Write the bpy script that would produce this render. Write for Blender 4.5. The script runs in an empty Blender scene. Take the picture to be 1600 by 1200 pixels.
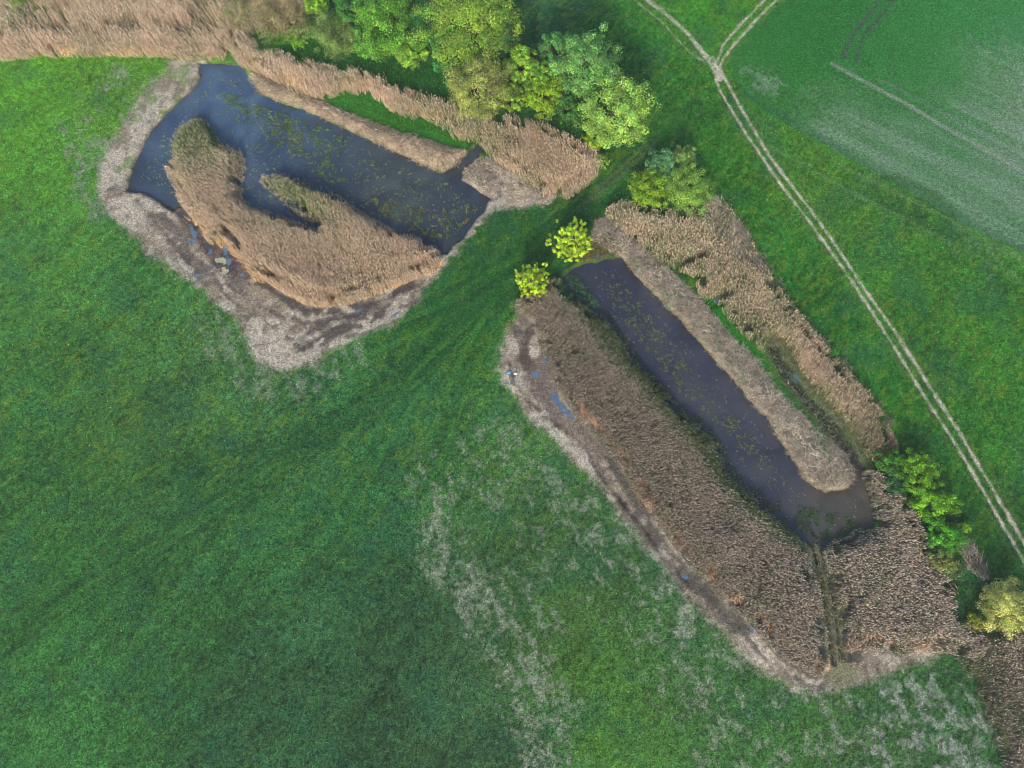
import bpy, math, numpy as np
from math import radians, sin, cos, pi
S = bpy.context.scene
# ---------------------------------------------------------------- camera, sky, sun, exposure
CH, TILT = 110.0, radians(14.2)
cam_d = bpy.data.cameras.new("camera"); cam = bpy.data.objects.new("camera", cam_d)
S.collection.objects.link(cam); S.camera = cam
cam.location = (0, 0, CH); cam.rotation_euler = (TILT, 0, 0)
cam_d.sensor_width = 36; cam_d.lens = 24; cam_d.clip_start = 1; cam_d.clip_end = 8000
SUN_EL, SUN_AZ = radians(30), radians(192)      # azimuth clockwise from +Y: the sun stands low beyond the foot of the picture
w = bpy.data.worlds.new("World"); S.world = w; w.use_nodes = True
nt = w.node_tree; nt.nodes.clear()
sky = nt.nodes.new("ShaderNodeTexSky"); sky.sky_type = 'NISHITA'; sky.sun_disc = False
sky.sun_elevation = SUN_EL; sky.sun_rotation = SUN_AZ; sky.dust_density = 2.0
bg = nt.nodes.new("ShaderNodeBackground"); bg.inputs[1].default_value = 0.15
wo = nt.nodes.new("ShaderNodeOutputWorld")
nt.links.new(sky.outputs[0], bg.inputs[0]); nt.links.new(bg.outputs[0], wo.inputs[0])
sd_ = bpy.data.lights.new("sun", 'SUN'); sd_.energy = 2.4; sd_.angle = radians(8); sd_.color = (1, .9, .76)
sun = bpy.data.objects.new("sun", sd_); S.collection.objects.link(sun)
sun.rotation_euler = (pi/2 - SUN_EL, 0, -SUN_AZ + pi)
S.view_settings.view_transform = 'Standard'; S.view_settings.look = 'None'
S.cycles.pixel_filter_type = 'BLACKMAN_HARRIS'; S.cycles.filter_width = 1.0
S.view_settings.exposure = 0.45; S.view_settings.gamma = 1
KA = 1.0                                       # photo tone -> albedo
# ---------------------------------------------------------------- helpers
R = np.random.default_rng(7)
F_ = 1066.667
def un(px, py, z=0.0):
    px = np.asarray(px, float); py = np.asarray(py, float)
    u = (px-800)/F_; v = (600-py)/F_
    dy = v*cos(TILT)+sin(TILT); dz = v*sin(TILT)-cos(TILT)
    t = (CH-z)/(-dz)
    return u*t, dy*t
def UN(pts, z=0.0):
    a = np.array(pts, float); x, y = un(a[:,0], a[:,1], z); return np.stack([x,y],1)
NADIR = np.array([800., 870.])
def top_outline(pts, h):
    """outline traced along visible reed tops (far side) and feet (near side) -> ground outline"""
    a = np.array(pts, float); n = len(a)
    area = 0.5*np.sum(a[:,0]*np.roll(a[:,1],-1)-np.roll(a[:,0],-1)*a[:,1])
    t = np.roll(a,-1,0)-np.roll(a,1,0); nr = np.stack([t[:,1], -t[:,0]],1)*(1 if area>0 else -1)
    nr /= np.linalg.norm(nr,axis=1)[:,None]+1e-9
    d = a-NADIR; d /= np.linalg.norm(d,axis=1)[:,None]+1e-9
    k = np.clip((nr*d).sum(1)*1.2+.4, 0, 1)
    x, y = un(a[:,0], a[:,1], 0); x2, y2 = un(a[:,0], a[:,1], h)
    return np.stack([x*(1-k)+x2*k, y*(1-k)+y2*k],1)
_T = np.random.default_rng(3).random((8,256,256))
def vn(x, y, s=0):
    t = _T[s % 8]; xi = np.floor(x).astype(int); yi = np.floor(y).astype(int)
    fx = x-xi; fy = y-yi; fx = fx*fx*(3-2*fx); fy = fy*fy*(3-2*fy)
    a = t[xi&255, yi&255]; b = t[(xi+1)&255, yi&255]; c = t[xi&255,(yi+1)&255]; d = t[(xi+1)&255,(yi+1)&255]
    return (a*(1-fx)+b*fx)*(1-fy)+(c*(1-fx)+d*fx)*fy
def fbm(x, y, sc, s=0, o=4):
    r = 0; a = .5; tot = 0
    for k in range(o):
        r = r+a*vn(x/sc*2**k+17.3*k+s*5.1, y/sc*2**k-9.7*k+s*3.3, s+k); tot += a; a *= .55
    return r/tot
def ss(a, b, x):
    t = np.clip((x-a)/(b-a), 0, 1); return t*t*(3-2*t)
def sdf(poly, X, Y, m=12.0, closed=True):
    """signed distance in metres, negative inside; far points get +m"""
    out = np.full(X.shape, m); lo = poly.min(0)-m; hi = poly.max(0)+m
    sel = (X>lo[0])&(X<hi[0])&(Y>lo[1])&(Y<hi[1])
    x = X[sel]; y = Y[sel]; d = np.full(x.shape, 1e9); ins = np.zeros(x.shape, bool)
    n = len(poly)
    for i in range(n if closed else n-1):
        a = poly[i]; b = poly[(i+1)%n]; e = b-a
        t = np.clip(((x-a[0])*e[0]+(y-a[1])*e[1])/(e@e+1e-12), 0, 1)
        d = np.minimum(d, (x-a[0]-t*e[0])**2+(y-a[1]-t*e[1])**2)
        if closed:
            c = (a[1]>y)!=(b[1]>y)
            if abs(e[1])>1e-9: ins ^= c&(x < e[0]*(y-a[1])/e[1]+a[0])
    d = np.sqrt(d); d[ins] *= -1; out[sel] = np.minimum(d, m); return out
def lin(c):
    c = np.asarray(c, float)/255.; return np.where(c<=.04045, c/12.92, ((c+.055)/1.055)**2.4)
# ---------------------------------------------------------------- materials
def material(name, rough=.9, noise=(), bump=0., translucent=0., attr=True, color=(.5,.5,.5), spec=.2, bscale=4., coat=None):
    m = bpy.data.materials.new(name); m.use_nodes = True; t = m.node_tree; N = t.nodes; L = t.links
    b = N["Principled BSDF"]; b.inputs["Roughness"].default_value = rough
    b.inputs["Specular IOR Level"].default_value = spec
    tc = N.new("ShaderNodeTexCoord")
    if attr:
        a = N.new("ShaderNodeAttribute"); a.attribute_name = "Col"; src = a.outputs["Color"]
    else:
        a = N.new("ShaderNodeRGB"); a.outputs[0].default_value = (*color,1); src = a.outputs[0]
    for sc, lo, hi in noise:
        n = N.new("ShaderNodeTexNoise"); n.inputs["Scale"].default_value = sc; n.inputs["Detail"].default_value = 3
        L.new(tc.outputs["Object"], n.inputs["Vector"])
        mr = N.new("ShaderNodeMapRange"); mr.inputs[1].default_value=.32; mr.inputs[2].default_value=.68
        mr.inputs[3].default_value=lo; mr.inputs[4].default_value=hi; L.new(n.outputs[0], mr.inputs[0])
        mx = N.new("ShaderNodeVectorMath"); mx.operation='SCALE'
        L.new(src, mx.inputs[0]); L.new(mr.outputs[0], mx.inputs["Scale"]); src = mx.outputs[0]
    L.new(src, b.inputs["Base Color"])
    if bump:
        n = N.new("ShaderNodeTexNoise"); n.inputs["Scale"].default_value=bscale; n.inputs["Detail"].default_value=5
        L.new(tc.outputs["Object"], n.inputs["Vector"])
        bp = N.new("ShaderNodeBump"); bp.inputs["Distance"].default_value=bump; bp.inputs["Strength"].default_value=.8
        L.new(n.outputs[0], bp.inputs["Height"]); L.new(bp.outputs[0], b.inputs["Normal"])
    if translucent:
        tr = N.new("ShaderNodeBsdfTranslucent"); L.new(src, tr.inputs[0]); ms = N.new("ShaderNodeMixShader")
        ms.inputs[0].default_value = translucent; L.new(b.outputs[0], ms.inputs[1]); L.new(tr.outputs[0], ms.inputs[2])
        L.new(ms.outputs[0], N["Material Output"].inputs[0])
    return m
M_ground = material("meadow soil and turf", .95, [(1.7,.78,1.24),(3.6,.64,1.38),(8.,.66,1.42)], .16, spec=.1, bscale=5)
M_leaf = material("leaves", .6, translucent=.3, spec=.25)
M_reed = material("reed stems", .7, translucent=.15, spec=.2)
M_grass = material("grass blades", .7, translucent=.25, spec=.15)
M_bark = material("bark", .9, [(6,.7,1.3)], .03, attr=False, color=(.16,.12,.085), spec=.1)
M_dead = material("dead wood", .9, [(5,.6,1.3)], .03, attr=False, color=(.27,.2,.15), spec=.1)
# ---------------------------------------------------------------- objects
def new_obj(name, V, F, C=None, mat=None, parent=None, smooth=False):
    V = np.asarray(V, np.float32); F = np.asarray(F, np.int32); k = F.shape[1]
    me = bpy.data.meshes.new(name); me.vertices.add(len(V)); me.vertices.foreach_set("co", V.ravel())
    me.loops.add(F.size); me.loops.foreach_set("vertex_index", F.ravel())
    me.polygons.add(len(F)); me.polygons.foreach_set("loop_start", np.arange(len(F), dtype=np.int32)*k)
    try: me.polygons.foreach_set("loop_total", np.full(len(F), k, np.int32))
    except Exception: pass
    me.polygons.foreach_set("use_smooth", np.full(len(F), smooth))
    if C is not None:
        at = me.color_attributes.new("Col", 'FLOAT_COLOR', 'POINT')
        c4 = np.ones((len(V),4), np.float32); c4[:,:3] = C; at.data.foreach_set("color", c4.ravel())
    me.update(calc_edges=True)
    if mat: me.materials.append(mat)
    o = bpy.data.objects.new(name, me); S.collection.objects.link(o)
    if parent: o.parent = parent
    return o
def tag(o, label=None, cat=None, group=None, kind=None):
    if label: o["label"] = label
    if cat: o["category"] = cat
    if group: o["group"] = group
    if kind: o["kind"] = kind
    return o
class Acc:
    def __init__(s): s.V=[]; s.F=[]; s.C=[]; s.n=0
    def add(s, V, F, C):
        V = np.asarray(V).reshape(-1,3); s.V.append(V); s.F.append(np.asarray(F).reshape(-1,3)+s.n)
        s.C.append(np.broadcast_to(C, V.shape)); s.n += len(V)
    def build(s, name, mat, parent=None, smooth=False):
        return new_obj(name, np.concatenate(s.V), np.concatenate(s.F), np.concatenate(s.C), mat, parent, smooth)
def unit(v): return v/(np.linalg.norm(v,axis=-1,keepdims=True)+1e-9)
def blades(acc, P, D, L, W, C):
    """one tapering triangle per blade"""
    n = len(P); s = unit(np.cross(D, R.normal(size=(n,3))))*(np.asarray(W).reshape(-1,1)/2)
    tip = P+D*np.asarray(L).reshape(-1,1)
    V = np.stack([P-s, P+s, tip],1); C = np.broadcast_to(C,(n,3))
    acc.add(V, np.arange(3*n).reshape(-1,3), np.repeat(C,3,0))
def leaves(acc, P, Nn, size, C, asp=.6):
    """diamond leaf faces"""
    n = len(P); t = unit(np.cross(Nn, R.normal(size=(n,3)))); b = unit(np.cross(Nn, t))
    s = np.asarray(size).reshape(-1,1)
    V = np.stack([P-t*s*.5, P+b*s*.5*asp, P+t*s*.5, P-b*s*.5*asp],1)
    i = np.arange(n)[:,None]*4; F = np.concatenate([i+[0,1,2], i+[0,2,3]],0)
    acc.add(V, F, np.repeat(np.broadcast_to(C,(n,3)),4,0))
def tube(acc, pts, rad, seg=6, C=(1,1,1)):
    pts = np.asarray(pts,float); rad = np.asarray(rad,float); m = len(pts)
    t = unit(np.gradient(pts,axis=0)); ref = np.array([0,0,1.]) if abs(t[0,2])<.9 else np.array([1.,0,0])
    a = unit(np.cross(t, ref)); b = np.cross(t, a); th = np.arange(seg)*2*pi/seg
    V = pts[:,None]+rad[:,None,None]*(a[:,None]*np.cos(th)[None,:,None]+b[:,None]*np.sin(th)[None,:,None])
    F=[]
    for i in range(m-1):
        for j in range(seg):
            p=i*seg+j; q=i*seg+(j+1)%seg; F += [(p,q,q+seg),(p,q+seg,p+seg)]
    e=(m-1)*seg
    for j in range(1,seg-1): F += [(0,j+1,j),(e,e+j,e+j+1)]
    acc.add(V, F, C)
# ---------------------------------------------------------------- the plan of the place (outlines)
waterA = UN([(312,97),(345,96),(375,101),(392,118),(402,141),(430,156),(470,168),(520,190),(560,208),(600,228),(640,246),(676,263),(692,268),(708,260),(728,238),(748,222),(760,226),(742,248),(722,266),(720,280),(742,292),(766,308),(758,325),(745,336),(738,352),(722,372),(706,384),(698,396),(660,398),(600,440),(520,455),(430,420),(385,390),(360,355),(325,330),(300,300),(285,318),(268,328),(250,314),(225,300),(197,296),(200,276),(212,248),(228,214),(250,184),(275,160),(300,138),(313,118)])
islandA = top_outline([(275,192),(297,178),(312,186),(335,222),(362,230),(376,250),(374,290),(370,312),(390,322),(425,332),(462,349),(490,359),(508,345),(480,336),(460,320),(437,300),(418,284),(408,268),(428,264),(457,275),(482,290),(520,302),(550,322),(585,342),(612,358),(650,370),(668,384),(685,400),(686,412),(662,425),(625,438),(587,453),(550,467),(512,474),(482,470),(450,453),(420,433),(400,420),(382,401),(367,381),(355,367),(335,375),(325,358),(310,338),(290,313),(280,295),(267,270),(256,247),(268,238),(262,212)], 2.6)
shoreA = UN([(318,92),(268,95),(262,110),(240,132),(222,150),(206,175),(186,205),(165,235),(154,265),(150,290),(156,312),(180,345),(210,372),(245,402),(275,427),(320,455),(350,485),(380,515),(392,540),(398,562),(440,577),(490,572),(522,547),(570,522),(610,512),(642,482),(662,455),(692,418),(715,388),(748,350),(775,322),(790,324),(820,322),(855,316),(872,305),(830,288),(800,260),(775,246),(745,246),(722,262),(700,300),(600,330),(400,250),(350,130)])
ridgeA = UN([(388,108),(430,124),(470,146),(510,160),(545,178),(600,198),(650,214),(700,228),(730,236),(724,250),(692,268),(640,247),(560,208),(470,168),(430,155),(400,142)])
waterB = UN([(912,412),(935,406),(972,400),(990,424),(1020,455),(1060,495),(1092,530),(1130,575),(1155,598),(1172,625),(1200,650),(1215,680),(1240,716),(1260,750),(1290,768),(1325,765),(1345,742),(1362,770),(1371,808),(1362,834),(1332,850),(1290,856),(1255,846),(1220,830),(1160,785),(1120,740),(1090,690),(1040,640),(1000,590),(950,540),(920,495),(885,455),(880,432),(898,418)])
bedB = top_outline([(812,476),(830,465),(857,440),(870,436),(878,452),(902,472),(920,487),(945,491),(960,512),(975,532),(990,560),(1010,582),(1035,607),(1050,627),(1072,645),(1095,665),(1125,690),(1137,735),(1157,755),(1175,767),(1200,792),(1225,817),(1250,846),(1259,875),(1271,912),(1283,975),(1289,1030),(1280,1051),(1256,1036),(1225,1020),(1203,1000),(1184,975),(1165,955),(1140,937),(1110,902),(1085,880),(1060,850),(1035,815),(1010,785),(990,750),(965,712),(940,682),(910,652),(888,622),(872,590),(860,560),(850,530),(838,500)], 2.4)
shoreB = UN([(808,476),(790,520),(778,560),(784,600),(820,642),(860,682),(900,722),(940,762),(970,802),(1010,852),(1050,902),(1090,945),(1140,1002),(1190,1050),(1240,1078),(1310,1080),(1355,1058),(1420,1040),(1480,1012),(1470,960),(1300,980),(1100,800),(900,560),(860,470)])
bedC = top_outline([(1290,868),(1304,853),(1330,846),(1342,836),(1362,838),(1374,815),(1368,775),(1356,744),(1382,748),(1404,772),(1425,800),(1442,835),(1452,872),(1480,905),(1492,945),(1512,975),(1545,1000),(1520,1018),(1480,1010),(1440,1006),(1410,1016),(1380,1004),(1345,1008),(1340,1035),(1331,1030),(1321,970),(1308,912)], 2.2)
bedD = top_outline([(1490,1012),(1525,985),(1570,992),(1640,1000),(1700,1060),(1700,1260),(1590,1250),(1565,1170),(1540,1090)], 1.6)
bedE = top_outline([(955,334),(975,318),(1020,328),(1065,336),(1100,328),(1120,312),(1140,328),(1165,365),(1192,412),(1230,475),(1270,522),(1312,570),(1352,612),(1388,662),(1402,698),(1372,716),(1345,700),(1315,665),(1285,632),(1250,590),(1225,545),(1195,545),(1168,520),(1140,492),(1128,470),(1100,460),(1092,430),(1060,415),(1030,402),(1000,372),(968,350)], 2.0)
flatE = UN([(1102,322),(1122,308),(1142,328),(1168,368),(1194,416),(1210,450),(1180,430),(1150,412),(1120,385),(1100,350)])
bankF = UN([(922,372),(930,345),(948,340),(975,358),(1000,380),(1045,420),(1090,462),(1130,512),(1180,560),(1215,608),(1260,655),(1300,690),(1330,722),(1338,745),(1320,766),(1290,768),(1260,750),(1240,716),(1215,680),(1172,625),(1130,575),(1060,495),(1020,455),(990,424),(970,400),(945,392)])
beltG = top_outline([(-120,-60),(480,-60),(470,30),(400,45),(372,62),(400,72),(460,92),(520,105),(565,112),(605,128),(655,148),(700,165),(740,185),(800,185),(850,195),(885,215),(915,232),(938,245),(930,268),(905,292),(885,306),(855,300),(825,278),(795,258),(770,240),(755,218),(715,214),(690,192),(655,184),(620,172),(585,146),(545,140),(505,150),(462,140),(412,112),(378,96),(365,80),(350,88),(300,88),(240,84),(150,84),(60,86),(-120,95)], 2.4)
greenG = UN([(420,72),(480,62),(560,72),(640,80),(690,110),(705,160),(690,170),(640,148),(590,125),(530,105),(460,95)])
greenG2 = UN([(500,150),(545,148),(585,150),(625,175),(690,195),(730,218),(728,234),(700,226),(640,210),(590,192),(545,172)])
forestG = UN([(480,-60),(830,-60),(820,60),(900,120),(960,190),(945,250),(900,235),(840,195),(740,180),(700,165),(690,120),(620,80),(480,60)])
ditch = UN([(1272,838),(1282,872),(1293,920),(1304,980),(1312,1045)])
ditchE = UN([(1212,545),(1235,590),(1270,630),(1305,670),(1330,705),(1348,742)])
gapE = UN([(1060,418),(1100,402)]); gapE2 = UN([(1112,472),(1140,462)])
greenE = UN([(1110,468),(1130,500),(1160,532),(1185,558)]); greenE2 = UN([(1192,575),(1215,605),(1240,635)]); greenE3=UN([(1270,668),(1288,695)])
field = UN([(1232,-200),(1226,0),(1170,48),(1142,82),(1146,115),(1165,150),(1200,175),(1300,232),(1400,286),(1500,346),(1600,394),(2000,600),(3000,500),(3000,-300)])
ruts = [([(1117,103),(1119,125),(1125,141),(1148,180),(1175,222),(1225,294),(1255,332),(1295,387),(1335,445),(1400,547),(1437,607),(1500,705),(1555,800),(1600,878),(1680,1010)],.30,1.),
 ([(1119,100),(1127,112),(1134,125),(1162,175),(1203,244),(1241,294),(1270,332),(1300,374),(1350,450),(1402,524),(1450,600),(1500,677),(1572,800),(1600,848),(1690,1000)],.33,1.),
 ([(975,-20),(992,0),(1036,36),(1075,80),(1112,104)],.2,.5),([(992,-20),(1012,0),(1045,26),(1070,48),(1092,74),(1118,106)],.55,.85),
 ([(1215,-20),(1195,0),(1160,35),(1130,70),(1119,102)],.3,.8),([(1235,-20),(1213,0),(1178,35),(1148,69),(1133,88),(1122,108)],.34,.95),
 ([(1112,92),(1118,106),(1124,122)],.9,.9)]
tram = [([(1300,99),(1359,131),(1412,160),(1475,198),(1600,268),(1700,324)],.36,.75,(132,142,126)),
 ([(1372,122),(1444,159),(1522,206),(1600,250),(1700,300)],.2,.75,(95,115,100)),
 ([(1397,0),(1350,56),(1342,75),(1339,95)],.28,.85,(62,76,66)),([(1375,0),(1334,53),(1322,75),(1318,90)],.28,.85,(66,80,72))]
faint = [([(760,-5),(850,5),(930,20),(1000,35)],.3,.35,(90,130,85)),([(1310,255),(1400,300),(1500,352),(1600,410)],.4,.35,(110,140,85)),([(1180,215),(1330,300),(1480,375),(1600,440)],.4,.3,(100,140,85)),
 ([(1030,215),(985,262),(950,290),(928,312)],.35,.4,(110,120,85)),([(1010,225),(960,272),(930,297),(905,330)],.35,.4,(110,120,85))]
# ---------------------------------------------------------------- ground grid
def axis(lo, hi, st):
    core = np.arange(lo, hi+st/2, st); g = []; d = st; v = 0
    while v < 2500: d *= 1.28; v += d; g.append(v)
    g = np.array(g); return np.concatenate([lo-g[::-1], core, hi+g])
xs = axis(-112, 112, .22); ys = axis(-42, 122, .22)
X, Y = np.meshgrid(xs, ys, indexing='ij')
warp = (fbm(X,Y,2.2,1,3)-.5)*1.5; warpL = (fbm(X,Y,6,2,3)-.5)*3
sWA = sdf(waterA,X,Y); sWB = sdf(waterB,X,Y); sIA = sdf(islandA,X,Y); sSA = sdf(shoreA,X,Y); sRA = sdf(ridgeA,X,Y)
sBB = sdf(bedB,X,Y); sSB = sdf(shoreB,X,Y); sBC = sdf(bedC,X,Y); sBD = sdf(bedD,X,Y); sBE = sdf(bedE,X,Y); sFE = sdf(flatE,X,Y)
sBF = sdf(bankF,X,Y); sG = sdf(beltG,X,Y); sGG = sdf(greenG,X,Y); sG2 = sdf(greenG2,X,Y); sFG = sdf(forestG,X,Y)
dD = sdf(ditch,X,Y,closed=False); dDl = np.minimum(sdf(UN([(1270,850),(1281,885),(1290,935),(1297,985),(1303,1035)]),X,Y,closed=False), sdf(UN([(1284,858),(1292,885),(1302,930),(1309,975),(1317,1028)]),X,Y,closed=False)); dE = sdf(ditchE,X,Y,closed=False); sF = sdf(field,X,Y)
dG1 = np.minimum(sdf(gapE,X,Y,closed=False), sdf(gapE2,X,Y,closed=False))
dGE = np.minimum(np.minimum(sdf(greenE,X,Y,closed=False), sdf(greenE2,X,Y,closed=False)), sdf(greenE3,X,Y,closed=False))
WZ = -.5
def edge(s, wd=.5): return ss(wd, -wd, s)
Z = (fbm(X,Y,30,4,3)-.5)*.5*ss(3,12,np.minimum(sWA,sWB))
sW = np.minimum(sWA, sWB)+warp*.35+(fbm(X,Y,.9,6,2)-.5)*.5
Z -= 1.0*edge(sW,.6) ; Z -= .9*edge(sW+1.5,1.5)
reedy = np.minimum(np.minimum(sIA,sBB),sBC)
kr = edge(reedy,.5); Z = Z*(1-kr)+kr*np.maximum(Z, -.46+(fbm(X,Y,1.4,5,2)-.5)*.2)
Z += .75*edge(sRA+.8+warp*.4,1.1)*(.7+.6*fbm(X,Y,1.6,6,3)) + .3*edge(sBF+1.1+warp*.7,1.3)*(.1+1.8*fbm(X,Y,1.5,6,3))
Z -= .8*edge(dDl-.3+warp*.15,.35) + .6*edge(dE-.9+warp*.3,.6) + .45*edge(dG1-1.0,.6)
mudk = np.clip(edge(sSA+warpL*.4,.9)+edge(sSB+warpL*.35,.8),0,1)
Z += mudk*(fbm(X,Y,2.4,3,4)-.5)*.30*(sW>.4)
# colours ----------------------------------------------------------
def rbf(anch, sig):
    a = np.array(anch, float); P = UN(a[:,:2]); c = lin(a[:,2:]); num = np.zeros(X.shape+(3,)); den = np.zeros(X.shape)
    xw = X+warpL*2.2; yw = Y-warpL*2.2
    for p, cc in zip(P, c):
        wt = np.exp(-((xw-p[0])**2+(yw-p[1])**2)/(2*sig*sig))+1e-7/(1+((X-p[0])**2+(Y-p[1])**2)/900)
        num += wt[...,None]*cc; den += wt
    return num/den[...,None]
green = rbf([(60,150,70,150,34),(200,130,76,150,36),(60,280,66,144,40),(60,420,60,136,50),(130,520,50,118,44),(60,640,42,112,42),(60,800,40,108,40),(60,950,42,115,40),(60,1120,45,118,45),(200,650,50,108,40),(250,800,38,104,42),(230,480,50,125,50),(250,980,40,108,42),(300,560,58,122,55),(430,650,46,110,50),(440,830,38,108,45),(450,1050,38,98,48),(620,620,34,104,52),(610,760,38,108,50),(620,900,40,100,48),(640,1050,38,92,46),(740,960,42,94,50),(760,1120,44,98,50),(760,640,46,115,45),(760,740,52,115,48),(850,740,50,112,48),(860,850,46,96,44),(880,980,58,116,40),(950,1100,62,126,36),(1020,900,46,105,48),(1080,1050,50,110,48),(1180,1150,48,112,42),(1320,1100,50,108,42),(1460,1130,50,112,48),(1550,1130,24,96,34),(560,560,42,112,44),(700,500,32,104,32),(790,410,30,96,24),(960,290,28,88,30),(1080,190,34,110,24),(1000,60,35,118,30),(850,30,25,88,44),(940,110,32,108,34),(1110,20,44,128,26),(1130,300,32,112,24),(1240,420,30,110,26),(1330,560,28,108,26),(1440,700,26,102,22),(1540,860,26,96,22),(1260,250,52,120,30),(1330,330,50,118,32),(1450,450,44,120,30),(1580,620,42,120,28),(1400,400,46,120,32),(1520,520,44,120,30)], 6.5)  # darker anchors in the lower middle paint a cloud shadow into the turf
fcol = rbf([(1250,60,36,112,42),(1200,110,44,112,44),(1340,60,38,112,44),(1450,60,42,120,50),(1560,60,48,126,60),(1330,200,66,120,70),(1420,240,76,128,84),(1400,130,44,118,52),(1530,240,52,120,60),(1560,330,72,124,80),(1590,160,100,138,105),(1520,140,62,126,66),(1590,270,88,132,96)], 6)
kf = edge(sF+warp*.3,.35)[...,None]
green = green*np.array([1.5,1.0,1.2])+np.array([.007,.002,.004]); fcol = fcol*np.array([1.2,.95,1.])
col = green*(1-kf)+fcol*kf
# mowing streaks and clump mottling
ang = radians(48); U = X*cos(ang)+Y*sin(ang); Vv = -X*sin(ang)+Y*cos(ang)
st = fbm(U/12+warpL*.1, Vv, 1.1, 2, 3)-.5; cl = fbm(X,Y,1.3,6,3)-.5; big = fbm(X,Y,9,1,4)-.5
col = col*(1+ (1-kf)*(st*.5+cl*.4+big*.65+(fbm(X,Y,.5,5,2)-.5)*1.0)[...,None] + kf*(cl*.3)[...,None])
yw = ss(-10,25,Y)*.8+.2; yel = ss(.52,.72,fbm(U/2.5,Vv,.7,3,3))*(1-kf[...,0])*yw; col = col*(1-.45*yel[...,None])+lin((105,140,36))*.45*yel[...,None]
blu = ss(.5,.75,fbm(X,Y,5,5,4))*(1-kf[...,0]); col = col*(1-.4*blu[...,None])+lin((38,92,62))*.45*blu[...,None]
nm_ = fbm(X,Y,2.2,1,4)
ang2 = radians(-32); U2 = X*cos(ang2)+Y*sin(ang2); V2 = -X*sin(ang2)+Y*cos(ang2)
pale = ss(.45,.8,fbm(U2/22,V2,1.5,7,4))*kf[...,0]*ss(.0,.02,fcol[...,2]-lin((60,60,60))[0]); col = col*(1-.4*pale[...,None])+lin((128,150,130))*.4*pale[...,None]
def paint(k, c, a=1.):
    global col
    k = np.clip(k*a,0,1)[...,None]; c = np.asarray(c,float)
    if c.ndim==1: c = lin(c)
    col = col*(1-k)+c*k
# the mown way between the ponds that fans out over the meadow, with wheel lines
for j, pts in enumerate([[(1090,160),(1010,262),(930,330),(850,395),(770,440),(690,490),(600,530),(500,570)],[(1085,170),(1000,270),(920,340),(840,410),(760,465),(680,540),(560,640),(420,740),(230,860),(0,1010)],
  [(990,280),(900,360),(820,430),(740,500),(660,590),(590,690),(540,800)],[(960,310),(880,380),(800,445),(720,520),(600,620),(430,705)],[(980,290),(860,400),(780,480),(725,580),(690,680),(640,800)],[(900,350),(800,410),(700,470),(620,500)]]):
    d = sdf(UN(pts),X,Y,m=14,closed=False)+warp*.3
    paint(edge(d-1.6,2.6)*(.55+.5*nm_), (26,84,34), .34)
    paint(edge(np.abs(np.abs(d)-.8)-.2,.22)*ss(.2,.5,nm_), (24,66,40) if j%2 else (78,138,54), .7)
for pts in [[(0,1030),(120,935),(300,820),(460,715)],[(0,180),(120,150),(250,120)],[(30,420),(160,470),(300,560)],[(0,300),(130,350),(230,440)],[(560,640),(640,600),(760,490)]]:
    d = sdf(UN(pts),X,Y,closed=False)+warp*.3; paint(edge(np.abs(d-.8)-.15,.3)*ss(.3,.6,nm_), (84,140,58), .65)
# worn bare patches scattered in the turf
angw = radians(-62); Uw = X*cos(angw)+Y*sin(angw); Vw = -X*sin(angw)+Y*cos(angw)
nb = fbm(Uw/1.9+warp*.5,Vw+warp*.5,1.25,5,5); nb2 = fbm(X,Y,.7,2,3); nb3 = fbm(X,Y,5.5,3,3)
def worn(pts, wpx, thr, a, c=(162,166,146)):
    P = UN(pts); d = sdf(P,X,Y,m=30,closed=False)/ (wpx/9.4)
    v = nb*.45+nb2*.34+nb3*.21-.10*ss(.4,1.4,d)
    paint(ss(thr-.02, thr+.10, v)*ss(1.6,.5,d)*(.55+.6*ss(.35,.6,fbm(X,Y,.45,4,2))), c, a*.78); paint(ss(thr-.09, thr+.04, v)*ss(1.6,.5,d), (104,128,92), a*.35)
worn([(205,130),(160,170),(140,230),(175,260),(160,300)],54,.515,.8)
worn([(690,740),(700,860),(760,960),(800,1020),(850,1110),(850,1210)],44,.50,.9)
worn([(760,700),(850,790),(860,880),(880,930)],64,.54,.55)
worn([(960,800),(1010,900),(1020,980),(1080,1060)],52,.51,.8)
worn([(1100,960),(1170,1060),(1290,1110),(1150,1150)],66,.525,.7)
worn([(1400,1070),(1440,1110),(1500,1170),(1400,1200)],68,.485,.9,(172,175,164))
worn([(330,520),(380,560),(430,600),(540,560)],34,.50,.5)
worn([(1180,120),(1200,130)],24,.46,.5,(135,158,140))
worn([(1290,180),(1400,250),(1500,320),(1640,420)],60,.52,.22,(125,150,125))
worn([(1540,80),(1600,170),(1640,300)],50,.53,.3,(140,158,140))
# shores: dry silt, mud and moss
sil = lin((176,166,150)); mudc = lin((92,80,74)); grs = lin((120,128,95)); darkm = lin((70,64,60))
nm = fbm(X,Y,3.2,4,5); nm2 = fbm(X,Y,1.0,1,4)
mc = sil*(1-ss(.5,.62,nm)[...,None])+lin((142,130,114))*ss(.5,.62,nm)[...,None]
mc = mc*(1-.45*ss(.55,.68,nm2)[...,None])+darkm*.45*ss(.55,.68,nm2)[...,None]
fz = (nb2-.5)*1.6+(fbm(X,Y,1.6,7,3)-.5)*1.6
kA = edge(sSA+warpL*.45+warp*.5+fz,.9)*(sWA>-1); kB = edge(sSB+warpL*.4+warp*.5+fz,.9)
paint(np.maximum(kA,kB), mc, .96)
paint(kA*ss(.52,.62,fbm(X,Y,2.5,7,4))*edge(sdf(UN([(310,95),(270,98),(240,135),(200,185),(170,250),(160,300),(215,290),(250,190),(300,140)]),X,Y),.5), (112,135,78), .7)
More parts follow.
